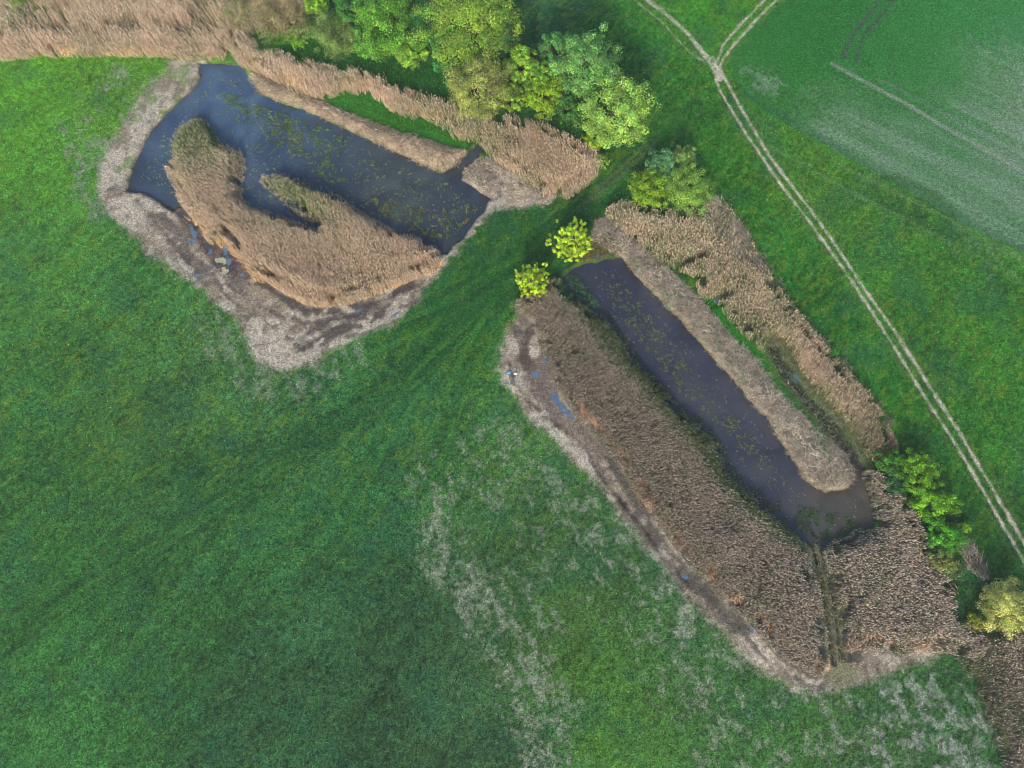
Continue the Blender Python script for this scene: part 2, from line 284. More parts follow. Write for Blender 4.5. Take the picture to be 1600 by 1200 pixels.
low = edge(sdf(UN([(190,320),(160,330),(180,380),(380,600),(520,600),(720,420),(680,400),(520,440),(380,380),(290,310)]),X,Y),1.)
bnd = ss(.52,.60, vn(sIA*1.05+warp*.7+20, (X-Y)*.16+40, 3)*.7+nm2*.3); paint(kA*low*bnd*edge(sIA-7.5,1.5), (92,84,78), .75)
bnd = ss(.54,.62, vn(sBB*1.2+warp*.6+60, (X-Y)*.14+10, 5)*.7+nm2*.3); paint(kB*bnd*edge(sBB-5,1.), (84,76,70), .7)
# wet brown mud bands
def band(pts, wm, c, a, thr=.42): 
    d = sdf(UN(pts),X,Y,closed=False)+warp*.9; paint(edge(d-wm,.5)*ss(thr-.08,thr+.08,nm2*.5+nm*.5), c, a)
mudA = UN([(235,300),(280,318),(300,330),(335,375),(365,385),(385,405),(400,430),(388,440),(340,425),(320,400),(295,360),(265,330)])
paint(edge(sdf(mudA,X,Y)+warp*.7,.6), (95,80,72), .92)
paint(edge(sdf(mudA,X,Y)+warp*.7+.2,.5)*ss(.5,.6,nm2), (62,64,76), .8)
band([(395,425),(430,458),(480,486),(540,486),(600,470),(640,445)],.75,(76,70,68),.95,.34)
band([(600,478),(560,492),(520,500),(480,520)],.6,(78,72,70),.9,.38)
band([(230,330),(260,370),(290,405),(320,445)],.3,(84,76,70),.8,.4)
band([(470,545),(520,520),(570,500),(610,480)],1.0,(80,74,70),.9,.38)
band([(830,510),(815,560),(845,590),(850,620)],.7,(84,74,66),.95,.34)
mudB = UN([(845,545),(862,570),(870,610),(890,640),(930,685),(955,720),(935,725),(895,685),(860,650),(835,620),(815,590),(835,570)])
paint(edge(sdf(mudB,X,Y)+warp*.7,.6), (116,104,94), .85)
band([(950,715),(985,770),(1010,815),(1045,860),(1080,900),(1120,945),(1165,985)],.75,(78,76,68),.85,.36)
band([(795,565),(805,600),(830,630),(870,665),(905,700),(950,760),(1000,820),(1050,885),(1080,920)],.16,(40,34,34),.9,.40)
# reed floors, banks, ditches
paint(edge(np.minimum(np.minimum(sIA,sBB),sBC)+.3,.6), (104,98,76), .95)
paint(edge(np.minimum(sBD,sG)+.3+warp*.5,.8), (112,110,74), .9)
paint(edge(sBE+.2+warp*.4,.6), (118,112,86), .9)
paint(edge(sFE,.6), (165,150,132), .8)
paint(edge(np.minimum(sRA,sBF)+warp*.2,.4), lin((165,148,124))*(.75+.5*nm2[...,None]), .95)
gk = ss(.52,.66,fbm(X,Y,1.6,3,4)); paint(edge(sBF+.6,.6)*gk, (92,122,62), .7)
paint(edge(sFG+warp*.8,1.2), (60,112,50), .9); paint(edge(sGG+warp*.6,.8), (36,104,34), .92); paint(edge(sG2+warp*.6,.6), (52,124,34), .92)
paint(edge(dGE-.75+warp*.7,.4), (48,128,36), .9)
paint(edge(dE-1.9+warp*.8,.8), (92,102,66), .9); paint(edge(dE-.7+warp*.9,.3), (48,54,54), .85)
paint(edge(dD-2.6+warp*.6,.8), (122,122,92), .92); paint(edge(dDl-.22+warp*.2,.2), (40,42,36), .9)
paint(edge(sdf(UN([(893,372),(950,362),(972,392),(940,405),(900,408)]),X,Y)+warp*.5,.6), (100,92,56), .9)
# right of the path between the ponds
paint(edge(sW-.2,.35)*(reedy>0), (88,72,58), .75)
paint(edge(sW+.3,.3), (46,44,36), .98)
# tracks
rutk = np.zeros(X.shape); lane = np.zeros(X.shape)
for p, wm, a in ruts:
    d = sdf(UN(p),X,Y,closed=False); rutk = np.maximum(rutk, a*edge(d-wm*.78+warp*.2+(nb2-.5)*.35,.17)); lane = np.maximum(lane, edge(d-1.4,.3))
paint(lane*.5*ss(.4,.6,nm2), (96,118,58), .7)
paint(rutk*(.45+.6*ss(.35,.6,fbm(X,Y,.7,6,4))), (182,176,158))
dF = sdf(UN([(1165,150),(1200,175),(1300,232),(1400,286),(1500,346),(1600,394),(1800,500)]),X,Y,closed=False); paint(kf[...,0]*edge(dF-1.,1.2), (42,88,66), .5); paint((1-kf[...,0])*edge(dF-.8,1.)*(sF<12), (58,132,34), .5)
dR = sdf(UN([(1395,300),(1440,318),(1462,335)]),X,Y,closed=False); paint(edge(np.abs(dR-3.)-.8+warp,.8), (44,88,40), .55); paint(edge(dR-3,1.)*ss(.45,.6,nm_), (50,96,48), .4)
for p, wm, a, c in tram+faint:
    d = sdf(UN(p),X,Y,closed=False); paint(edge(d-wm+warp*.25,.35)*ss(.1,.4,nm2), c, a)
Z -= .07*rutk
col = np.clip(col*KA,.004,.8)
# split the one sheet by what it is (same material, shared borders)
cx = lambda a: (a[:-1,:-1]+a[1:,:-1]+a[:-1,1:]+a[1:,1:])/4
cls = np.zeros(cx(X).shape, int)
cls[cx(sF)<0] = 1
cls[(cx(kA)>.5)|(cx(kB)>.5)] = 3
cls[(cx(sG)<0)|(cx(sBE)<0)|(cx(sFG)<0)|(cx(sGG)<0)|(cx(sBD)<0)] = 5
cls[(cx(np.minimum(sRA,sBF))<.2)] = 4
cls[(cx(np.minimum(dD-1.6,dE-1.3))<0)] = 7
cls[(cx(sW)<.1)|(cx(reedy)<0)] = 6
cls[cx(lane)>.5] = 2
ny = len(ys); I, J = np.meshgrid(np.arange(len(xs)-1), np.arange(ny-1), indexing='ij')
allV = np.stack([X,Y,Z],-1).reshape(-1,3); allC = col.reshape(-1,3)
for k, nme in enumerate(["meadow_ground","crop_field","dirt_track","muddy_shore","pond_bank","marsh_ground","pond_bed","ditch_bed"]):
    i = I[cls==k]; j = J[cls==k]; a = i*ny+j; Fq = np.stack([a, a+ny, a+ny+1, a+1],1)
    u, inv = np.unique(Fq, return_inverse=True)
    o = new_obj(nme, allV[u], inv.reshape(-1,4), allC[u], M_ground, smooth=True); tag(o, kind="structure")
_ix = lambda x: np.interp(x, xs, np.arange(len(xs))); _iy = lambda y: np.interp(y, ys, np.arange(len(ys)))
def samp(A, x, y):
    fx = _ix(x); fy = _iy(y); i = np.clip(fx.astype(int),0,len(xs)-2); j = np.clip(fy.astype(int),0,len(ys)-2); a = fx-i; b = fy-j
    if A.ndim==3: a = a[:,None]; b = b[:,None]
    return (A[i,j]*(1-a)+A[i+1,j]*a)*(1-b)+(A[i,j+1]*(1-a)+A[i+1,j+1]*a)*b
def P3(x, y, dz=0.): return np.stack([x, y, samp(Z,x,y)+dz],1)
# ---------------------------------------------------------------- water
def water_mat(name, c1, c2, c3, off):
    m = bpy.data.materials.new(name); m.use_nodes=True; t=m.node_tree; N=t.nodes; L=t.links; b=N["Principled BSDF"]
    b.inputs["Roughness"].default_value=.08; b.inputs["IOR"].default_value=1.33
    tc=N.new("ShaderNodeTexCoord"); n=N.new("ShaderNodeTexNoise"); n.inputs["Scale"].default_value=.12; n.inputs["Detail"].default_value=6; n.inputs["Distortion"].default_value=1.2
    mp=N.new("ShaderNodeMapping"); mp.inputs["Location"].default_value=off; L.new(tc.outputs["Object"],mp.inputs[0]); L.new(mp.outputs[0],n.inputs[0])
    cr=N.new("ShaderNodeValToRGB"); e=cr.color_ramp.elements; e[0].position=.36; e[0].color=(*c1,1); e[1].position=.66; e[1].color=(*c3,1)
    x=e.new(.5); x.color=(*c2,1); L.new(n.outputs[0],cr.inputs[0])
    at=N.new("ShaderNodeAttribute"); at.attribute_name="Col"; mx=N.new("ShaderNodeVectorMath"); mx.operation='MULTIPLY'
    L.new(cr.outputs[0],mx.inputs[0]); L.new(at.outputs[0],mx.inputs[1]); L.new(mx.outputs[0],b.inputs["Base Color"])
    n2=N.new("ShaderNodeTexNoise"); n2.inputs["Scale"].default_value=2.5; n2.inputs["Detail"].default_value=3; L.new(tc.outputs["Object"],n2.inputs[0])
    bp=N.new("ShaderNodeBump"); bp.inputs["Distance"].default_value=.006; L.new(n2.outputs[0],bp.inputs["Height"]); L.new(bp.outputs[0],b.inputs["Normal"])
    return m
def water(name, poly, mat, tint):
    lo = poly.min(0)-1; hi = poly.max(0)+1; gx = np.arange(lo[0],hi[0],.5); gy = np.arange(lo[1],hi[1],.5); A,B = np.meshgrid(gx,gy,indexing='ij')
    s = sdf(poly,A,B); n = len(gy); I,J = np.meshgrid(np.arange(len(gx)-1),np.arange(n-1),indexing='ij')
    k = (s[:-1,:-1]<1.2)|(s[1:,1:]<1.2); a = (I*n+J)[k]; Fq = np.stack([a,a+n,a+n+1,a+1],1)
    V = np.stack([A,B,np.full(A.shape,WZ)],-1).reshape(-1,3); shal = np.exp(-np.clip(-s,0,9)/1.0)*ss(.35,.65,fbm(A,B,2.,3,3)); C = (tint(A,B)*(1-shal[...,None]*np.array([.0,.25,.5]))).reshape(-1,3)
    u,inv = np.unique(Fq,return_inverse=True)
    return tag(new_obj(name,V[u],inv.reshape(-1,4),C[u],mat),kind="structure")
Mwa = water_mat("silty blue pond water",(.030,.044,.066),(.040,.058,.084),(.056,.076,.100),(3,9,0))
Mwb = water_mat("dark pond water",(.034,.040,.062),(.044,.052,.076),(.062,.068,.088),(40,2,0))
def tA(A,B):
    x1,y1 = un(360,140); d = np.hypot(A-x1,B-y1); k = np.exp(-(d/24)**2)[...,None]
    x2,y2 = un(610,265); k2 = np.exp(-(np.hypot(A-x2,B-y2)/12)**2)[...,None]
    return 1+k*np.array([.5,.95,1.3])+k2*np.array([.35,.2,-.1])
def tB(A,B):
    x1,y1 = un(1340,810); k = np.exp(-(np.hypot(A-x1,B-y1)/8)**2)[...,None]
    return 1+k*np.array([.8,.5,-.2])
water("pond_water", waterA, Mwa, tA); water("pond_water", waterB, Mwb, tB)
M_pud = material("puddle film", .12, [(2.,.75,1.2)], .0, attr=False, color=(.12,.18,.27), spec=.5)  # blue of the reflected sky is put into the base colour
M_alg = material("pale algae film", .5, [(3.,.6,1.4)], .01, attr=False, color=(.36,.38,.24), spec=.3)
def puddle(px,py,r1,r2,rot,mat=M_pud,dz=.02,name="puddle"):
    x0,y0 = un(px,py,-.05); g = .09; e = max(r1,r2)*1.5; n = int(2*e/g)+2; t = np.linspace(-e,e,n); A,B = np.meshgrid(t,t,indexing='ij')
    c,sn = cos(rot),sin(rot); a = (A*c+B*sn)/r1; b = (-A*sn+B*c)/r2
    f = np.hypot(a,b)+(fbm(A+px,B+py,.55,3,4)-.5)*2.4; Zp = samp(Z,(A+x0).ravel(),(B+y0).ravel()).reshape(A.shape)
    I,J = np.meshgrid(np.arange(n-1),np.arange(n-1),indexing='ij'); k = (f[:-1,:-1]+f[1:,1:])/2<1
    q = (I*n+J)[k]; Fq = np.stack([q,q+n,q+n+1,q+1],1); V = np.stack([A+x0,B+y0,Zp+dz],-1).reshape(-1,3)
    if len(Fq)<3: return
    u,inv = np.unique(Fq,return_inverse=True)
    return tag(new_obj(name,V[u],inv.reshape(-1,4),None,mat),kind="structure")
for a in [(302,362,1.6,.35,2.1),(300,378,.7,.3,.2),(353,392,.5,.9,.3),(358,412,.35,.95,.2),(380,430,.5,.35,0),(307,430,.5,.35,0),(328,392,.35,.6,0),
          (853,562,.55,1.25,.2),(838,585,.9,.5,.3),(868,625,.55,1.2,.5),(877,638,.5,1.0,.6),(888,648,.4,.9,.6),(617,492,.9,.25,.6),(560,487,.6,.3,.2),
          (1122,468,.55,.5,0),(934,401,.35,.4,0),(1174,975,.3,.9,-.1),(1072,902,.5,.3,0),(1245,592,.45,.9,.7)]: puddle(*a)
for a in [(345,408,1.0,.55,-.3),(352,424,.75,.45,-.7)]: puddle(*a,mat=M_alg,dz=.035,name="algae_film")
# ---------------------------------------------------------------- scatter
def scatter(n, x0,x1,y0,y1): return R.uniform(x0,x1,n), R.uniform(y0,y1,n)
def infield(poly, dens, margin=0.):
    lo = poly.min(0)-1; hi = poly.max(0)+1; lo[0]=max(lo[0],-112); hi[0]=min(hi[0],112); lo[1]=max(lo[1],-42); hi[1]=min(hi[1],121)
    n = int((hi[0]-lo[0])*(hi[1]-lo[1])*dens); x,y = scatter(n,lo[0],hi[0],lo[1],hi[1]); s = sdf(poly,x,y,m=20)
    k = s<margin; return x[k],y[k],s[k]
def dirs(n, lean, az=None, spread=pi):
    """unit directions tilted from vertical by about lean"""
    t = np.abs(R.normal(lean, lean*.45, n)); a = R.uniform(-pi,pi,n) if az is None else az+R.normal(0,spread,n)
    return np.stack([np.sin(t)*np.cos(a), np.sin(t)*np.sin(a), np.cos(t)],1)
def jit(n, a): return (1+R.uniform(-a,a,(n,1)))
TAN = lin((238,208,168)); TAN2 = lin((202,178,148)); PALE = lin((224,208,190)); BRN = lin((148,132,110)); RG = lin((88,120,58)); RG2 = lin((66,110,50))
def reed_bed(name, poly, dens, h, greenf, label, tanf=.5, thin=None, lean=.16, rust=0., az=None, grey=0., bright=1.3):
    x,y,s = infield(poly, dens, .15)
    s = s+(fbm(x,y,1.3,4,3)-.5)*.5; k = s<.05
    k &= (fbm(x,y,2.3,2,3)>.27)|(R.random(len(x))<.5)
    if thin is not None: k &= R.random(len(x))<thin(x,y)
    x,y,s = x[k],y[k],s[k]; n = len(x); acc = Acc()
    H = h*.9*(.7+.45*fbm(x,y,4,5,3)+R.normal(0,.12,n))*np.clip(.72+.28*ss(0,1.2,-s),.5,1)
    P = P3(x,y,-.05)
    wind = fbm(x,y,8,3,2)*2.6+1.0 if az is None else np.full(n,az)
    D = dirs(n,lean*.8,wind,.8)
    g = greenf(x,y,s); gm = R.random(n)<g
    ctan = TAN*(1-rust)+lin((204,140,104))*rust
    stem = np.where(gm[:,None], RG*jit(n,.3), (TAN2*(1-tanf)+ctan*tanf)*jit(n,.25))
    mid = P+D*(H*.55)[:,None]; D2 = unit(D+dirs(n,lean*1.3,wind,.6)*.7); top = mid+D2*(H*.45)[:,None]
    stem = (stem*(1-.5*grey)+lin((140,134,120))*.5*grey)*(1-.22*grey)
    sd = unit(np.cross(D,R.normal(size=(n,3))))*.028
    V = np.stack([P-sd,P+sd,mid+sd*.8,mid-sd*.8,top],1); i = np.arange(n)[:,None]*5
    F = np.concatenate([i+[0,1,2],i+[0,2,3],i+[3,2,4]]); acc.add(V,F,np.repeat(stem,5,0))
    # plume
    pn = R.random(n)<.85*(1-.6*g); m = pn.sum(); Dp = unit(D2[pn]+dirs(m,.8,wind[pn],.5)*.45)
    pc = (.75+.6*fbm(x[pn],y[pn],3,7,3)+.5*(R.random(m)<.3))[:,None]*np.where((R.random(m)<.5)[:,None], ctan, PALE*.9+TAN*.1)*jit(m,.28)
    pg = np.clip(g[pn]*1.2-.35,0,.75)[:,None]*(R.random((m,1))<.8); pc = pc*(1-pg)+lin((92,124,60))*pg*jit(m,.3)
    Tp = top[pn]; sp = unit(np.cross(Dp,R.normal(size=(m,3))))*R.uniform(.03,.065,(m,1)); ln = R.uniform(.2,.46,(m,1))
    V = np.stack([Tp-Dp*.05, Tp+Dp*ln*.45+sp, Tp+Dp*ln, Tp+Dp*ln*.45-sp],1); i = np.arange(m)[:,None]*4
    acc.add(V, np.concatenate([i+[0,1,2], i+[0,2,3]]), np.repeat(pc,4,0))
    # blades
    for q in range(3):
        f = R.uniform(.3,.9,n)[:,None]; Pb = P*(1-f)+top*f; Db = unit(dirs(n,.8)+D2*.5)
        gg = (R.random(n) < np.clip(g*1.15,0,1))[:,None]
        c = np.where(gg, (RG if q else RG2)*jit(n,.35), (TAN2*.6+BRN*.4)*(1-grey)+lin((108,106,84))*grey)*jit(n,.25)
        blades(acc, Pb, Db, R.uniform(.35,.75,n), R.uniform(.035,.075,n), c)
    def soften(q):                                    # sun-bleached straw: low in colour, green stems untouched
        kk = (.14+.36*grey)*(q[:,:1]>q[:,1:2]); v = q*(1-kk)+q.mean(1,keepdims=True)*kk*np.array([1.06,1.0,.94]); v = v*bright
        return v/np.maximum(1, v.max(1,keepdims=True)/.88)
    acc.C = [soften(q) for q in acc.C]
    return tag(acc.build(name, M_reed), label, "reeds", "beds of dry reeds round the ponds", "stuff")
def bl(px,py,r):
    x0,y0 = un(px,py); return lambda x,y: np.exp(-((x-x0)**2+(y-y0)**2)/(r*r))
gA1 = bl(310,210,9); gA2 = bl(480,300,9)
reed_bed("reed_bed", islandA, 66, 2.9, lambda x,y,s: np.clip(.06+.95*gA1(x,y)+.75*gA2(x,y)+.3*(fbm(x,y,5,6,3)-.35),0,.85), "tan reeds with two lobes standing in the left blue pond", .55)
def gB(x,y,s):
    ea = sdf(waterB,x,y,m=20); return np.clip(.22+.85*ss(2.2,-.5,ea)+.6*(fbm(x,y,4,6,3)-.5),.08,.9)
reed_bed("reed_bed", bedB, 64, 2.3, gB, "long brown reed bed filling the lower left side of the right pond", .5, lean=.2, grey=.8, az=-.5)
reed_bed("reed_bed", bedC, 62, 1.9, lambda x,y,s: np.clip(.25+.7*(fbm(x,y,5,6,3)-.5),.05,.8), "brown reed bed right of the straight ditch at the foot of the right pond", .5, lean=.2, az=-.3, grey=.7)
reed_bed("reed_bed", bedD, 40, 1.7, lambda x,y,s: np.clip(.28+.9*(fbm(x,y,6,6,3)-.5),.05,.8), "thin greyish reeds running into the lower right corner", .5, grey=.8, lean=.35, thin=lambda x,y: .5+.6*ss(.38,.55,fbm(x,y,4,2,3)))
def thinE(x,y): return (1-.85*edge(sdf(flatE,x,y)+.3,.6))*(1-edge(sdf(ditchE,x,y,closed=False)-2.3,.8))*(1-edge(sdf(gapE,x,y,closed=False)-.7,.5))*(1-edge(sdf(gapE2,x,y,closed=False)-.7,.5))
reed_bed("reed_bed", bedE, 58, 2.0, lambda x,y,s: np.clip(.22+1.1*(fbm(x,y,6,6,3)-.45)+.15*ss(-4,0,s),.03,.85), "strip of reeds between the grey bank and the bright green meadow by the track", .5, thin=thinE, lean=.3)
def thinG(x,y):
    return (1-edge(sdf(greenG,x,y)+1.8,.7))*np.clip(.12+1.1*ss(.40,.54,fbm(x/2,y,3.2,2,3))+.9*ss(4,0,-sdf(beltG,x,y,m=20)),0,1)
reed_bed("reed_bed", beltG, 44, 2.6, lambda x,y,s: np.clip(.18+1.0*(fbm(x,y,7,6,3)-.45),.02,.8), "broad belt of pale reeds along the upper edge below the trees", .75, thin=thinG, lean=.3)
# bent reeds, pale orange, along the feet of the two beds of the right pond
def straw(name, pts, wm, dens, label, c1=TAN, c2=TAN2, L=(.5,1.2), tilt=1.15, az=None, closed=False, cat="straw", z=.05, wdt=(.03,.07), grp="fallen reeds on the banks"):
    P = pts if closed else UN(pts); lo = P.min(0)-wm; hi = P.max(0)+wm
    n = int((hi[0]-lo[0])*(hi[1]-lo[1])*dens); x,y = scatter(n,lo[0],hi[0],lo[1],hi[1]); s = sdf(P,x,y,closed=closed)-(0 if closed else wm)+(fbm(x,y,1.2,2,3)-.5)*2.0
    k = s<0; x,y = x[k],y[k]; n=len(x); a = None if az is None else az+(fbm(x,y,3.5,4,2)-.5)*3
    D = dirs(n,tilt,a,.6 if az is not None else pi); D[:,2] = np.abs(D[:,2])*.6+.03; D = unit(D)
    mixr = R.random((n,1)); acc = Acc(); blades(acc, P3(x,y,z)+np.array([0,0,1.])*(fbm(x,y,.9,5,2)*.35)[:,None], D, R.uniform(*L,n), R.uniform(*wdt,n)*1.3, (c1*mixr+c2*(1-mixr))*jit(n,.4)*(.35+1.35*fbm(x,y,1.1,1,3))[:,None]*np.where(R.random((n,1))<.12,lin((120,140,90))*1.6,1.))
    return tag(acc.build(name, M_reed), label, cat, grp, "stuff")
ORG = lin((225,168,128))
straw("bent_reeds", [(905,635),(940,675),(968,708),(992,745),(1008,778),(1035,812),(1062,845),(1090,878),(1125,912),(1160,940),(1190,965),(1215,1000),(1250,1025),(1285,1042)], .8, 50, "orange bent reeds along the lower left edge of the long brown reed bed", ORG, TAN, (.8,1.6), .7, 1.9, z=.35)
straw("bent_reeds", [(1325,1015),(1345,1000),(1370,995),(1400,1005),(1420,1012),(1450,1003)], .75, 34, "orange bent reeds along the foot of the bed right of the ditch", ORG, TAN, (.8,1.6), .7, 1.9, z=.35)
straw("bent_reeds", [(268,270),(284,305),(300,335),(322,366),(340,380),(365,392),(400,428),(440,452),(480,472),(512,477),(550,470),(590,456),(628,441),(665,427),(684,414)], .5, 46, "added golden bent reeds, sunlit tone in their colour, along the lower edge of the two lobed reed bed", lin((240,200,140)), TAN, (.9,2.0), .55, 1.9)  # extra stalks, coloured brighter to paint the sunlit edge of the bed
straw("bent_reeds", [(-100,94),(0,88),(60,84),(150,83),(240,82),(300,86),(350,85)], .7, 34, "added pale golden reeds, sunlit tone in their colour, along the foot of the upper left reed belt above the bright meadow", lin((244,214,160)), TAN, (.9,1.9), .6, 2.1)  # added skirt: sunlight on the belt's lower edge put into stalk colour
straw("bent_reeds", [(380,92),(412,108),(462,136),(505,146),(545,136),(585,142),(620,168),(660,182),(690,186)], .7, 44, "added pale golden reeds, sunlit tone in their colour, along the foot of the belt behind the narrow ridge", lin((244,210,160)), TAN, (1.1,2.2), .55, 1.9)  # same added skirt, its brightness standing in for the lit reed edge
straw("bent_reeds", [(1140,330),(1192,412),(1230,472),(1270,520),(1312,568),(1352,612),(1388,662)], .7, 40, "greyish loose straw along the meadow side of the reed strip", lin((176,170,146)), lin((120,132,92)), (.5,1.1), 1.1, None)
straw("ditch_grass", [(1212,548),(1238,592),(1272,634),(1305,672),(1332,708)], 1.5, 16, "grey straw fallen into the overgrown ditch behind the grey bank", lin((170,160,140)), lin((110,120,84)), (.5,1.3), 1.2, None, cat="grass", grp="grasses in the ditches")
straw("dry_thatch", ridgeA, 0, 42, "pale mown thatch on the narrow ridge above the left pond", PALE, TAN2, (.5,1.1), 1.15, -2.1, True)
straw("dry_thatch", bankF, 0, 52, "grey mown thatch on the long bank beside the right pond", PALE*.95, lin((156,148,138)), (.4,1.1), 1.3, None, True)
straw("dry_thatch", UN([(722,262),(745,247),(775,247),(800,260),(830,290),(868,305),(855,317),(820,321),(780,320),(765,302),(740,286)]), 0, 34, "pale thatch on the rounded bank at the right end of the left pond", PALE, lin((168,155,130)), (.3,.8), 1.3, None, True)
straw("flattened_reeds", flatE, 0, 40, "whitish flattened reeds beside the green shrubs on the meadow edge", lin((225,212,196)), lin((170,155,138)), (.9,1.9), 1.2, 2.7, True)
straw("flattened_reeds", [(1490,835),(1510,862),(1530,895)], 1.3, 36, "whitish flattened reeds right of the shrub row near the lower track", lin((205,192,180)), lin((150,135,125)), (.9,1.7), 1.2, 2.5)
straw("dry_thatch", [(1150,590),(1200,620),(1260,700),(1300,745)], .9, 10, "long loose straws at the lower end of the grey bank", lin((225,215,200)), PALE, (1.2,2.4), 1.3, None)
straw("ditch_grass", [(1272,845),(1283,874),(1294,925),(1302,990),(1309,1030)], .75, 40, "grey green grass bent along the straight ditch between the brown reed beds", lin((140,146,108)), lin((168,160,130)), (.5,1.1), 1.25, None, cat="grass", grp="grasses in the ditches")
# ---------------------------------------------------------------- meadow grass: short tufts sampling the ground colour, painted cloud shade included
def turf(name, n, cond, label, size=(.13,.30), hgt=.16, gain=1.15):
    x,y = scatter(n,-106,106,-36,114); k = cond(x,y); x,y=x[k],y[k]; n=len(x); acc=Acc()
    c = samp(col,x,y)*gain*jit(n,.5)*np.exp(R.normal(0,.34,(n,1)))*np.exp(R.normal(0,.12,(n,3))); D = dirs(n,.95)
    yl = R.random(n)<.10; c[yl] = c[yl]*.9+lin((150,175,60))*.33*jit(yl.sum(),.6); bl_ = R.random(n)<.06; c[bl_] = c[bl_]*.7+lin((120,150,130))*.2
    blades(acc,P3(x,y,.0),D,R.uniform(*size,n)*1.3,R.uniform(.08,.2,n),np.clip(c,.003,.8))
    return tag(acc.build(name,M_grass),label,"grass",None,"stuff")
def grassy(x,y): return (samp(sW,x,y)>.4)&(samp(mudk,x,y)<R.random(len(x))*.9+.05)&(samp(rutk,x,y)<.35)&(samp(reedy,x,y)>.2)&(samp(np.minimum(sRA,sBF),x,y)>0)
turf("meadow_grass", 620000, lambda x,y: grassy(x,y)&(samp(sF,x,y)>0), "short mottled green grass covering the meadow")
turf("crop_rows", 90000, lambda x,y: (samp(sF,x,y)<-.2), "young blue green crop in the field at the upper right", (.1,.2))
# rank weeds: taller leafy ground cover in named patches
def herbs(name, poly, dens, c, label, hgt=.6, size=.28, thr=0., cat="ground cover", margin=0., zz=None, grp=None, ns=1.6):
    x,y,s = infield(poly,dens,margin); k = (s+(fbm(x,y,1.2,5,3)-.5)*1.2<margin)&(fbm(x,y,ns,2,3)>thr); x,y=x[k],y[k]; n=len(x); acc=Acc()
    P = P3(x,y); 
    P[:,2] = np.maximum(P[:,2],WZ)
    if zz is not None: P[:,2]=zz
    P[:,2] += R.random(n)*hgt*(.4+.9*fbm(x,y,1.2,6,2)); c = np.asarray(c)
    cc = 1.25*c*jit(n,.4)*(.35+1.3*fbm(x,y,.9,1,3))[:,None]; cc[:,0] *= (1+R.uniform(-.2,.4,n))*(.75+.6*fbm(x,y,2.5,3,2))
    leaves(acc,P,unit(R.normal(size=(n,3))+[0,0,1.1]),R.uniform(.5,1.2,n)*size,cc,.6)
    return tag(acc.build(name,M_leaf),label,cat,grp,"stuff")
GB=lin((70,135,38)); GD=lin((62,118,60)); GY=lin((120,150,50)); GO=lin((110,112,60)); GM=lin((52,108,42))
herbs("green_weeds", greenG, 34, GM, "dark green weeds between the reed belt and the trees", .5)
herbs("green_weeds", greenG2, 34, GB, "bright green weeds behind the pale ridge of the left pond", .5)
def buf(pts,wm):
    P=UN(pts); t=unit(np.gradient(P,axis=0)); nn=np.stack([-t[:,1],t[:,0]],1)*wm; return np.concatenate([P+nn,(P-nn)[::-1]])
herbs("green_weeds", buf([(1110,468),(1130,500),(1160,532),(1185,558)],.75), 36, GB, "bright green weeds on the bank beside the narrow grey puddle", .4)
herbs("green_weeds", buf([(1190,575),(1200,592),(1216,608)],.5), 36, GB, "small bright green weed patch halfway down the grey bank", .4)
herbs("green_weeds", buf([(1268,665),(1278,680),(1286,692)],.6), 30, GB, "small green weed patch near the lower end of the grey bank", .4)
herbs("green_weeds", beltG, 9, lin((92,122,62)), "grey green low growth between the reeds of the upper belt", .5, .24, .42)
herbs("ditch_weeds", buf([(1205,540),(1225,570),(1262,622),(1300,665),(1330,708)],1.5), 34, lin((70,104,54)), "dark green weeds filling the ditch behind the grey bank", .8, .24)
we = np.array([[912,412],[972,400],[990,424],[1020,455],[1060,495],[1092,530],[1130,575],[1155,598],[1172,625],[1200,650],[1215,680],[1240,716],[1260,750],[1290,768],[1325,765]])
herbs("bank_weeds", buf([tuple(p) for p in we],.55), 34, lin((118,138,70)), "low yellow green weeds fringing the waterline of the grey bank", .25, .2, .47, "ground cover", 0, None, "weeds on the grey bank", .9)
herbs("bank_weeds", bankF, 24, lin((96,128,62)), "green weeds sprinkled over the long grey bank", .3, .22, .50, "ground cover", -.2, None, "weeds on the grey bank", .9)
herbs("ditch_weeds", UN([(872,432),(892,418),(910,425),(925,448),(945,470),(955,492),(940,492),(915,485),(892,466)]), 48, GD, "dark green leafy weeds at the upper left corner of the right pond", .9, .26)
herbs("brown_weeds", UN([(900,378),(920,365),(952,362),(972,390),(950,402),(905,410)]), 34, GO, "brownish olive weeds at the upper end of the right pond", .5, .2)
herbs("green_weeds", UN([(308,184),(322,184),(338,200),(350,222),(332,226),(318,210)]), 60, lin((44,104,40)), "dark green sedge on the far side of the left reed lobe", 1.0, .24)
herbs("green_weeds", forestG, 24, GM, "shaded green undergrowth beneath the upper trees", .8, .32)
herbs("green_weeds", UN([(1455,905),(1480,890),(1530,900),(1545,930),(1530,985),(1500,975),(1475,940)]), 26, lin((50,84,42)), "dark undergrowth between the lower right shrubs", .6, .26)
herbs("green_weeds", UN([(1560,1010),(1620,1010),(1640,1120),(1600,1100),(1575,1050)]), 12, lin((52,92,46)), "green undergrowth inside the reeds of the lower right corner", .5, .24)
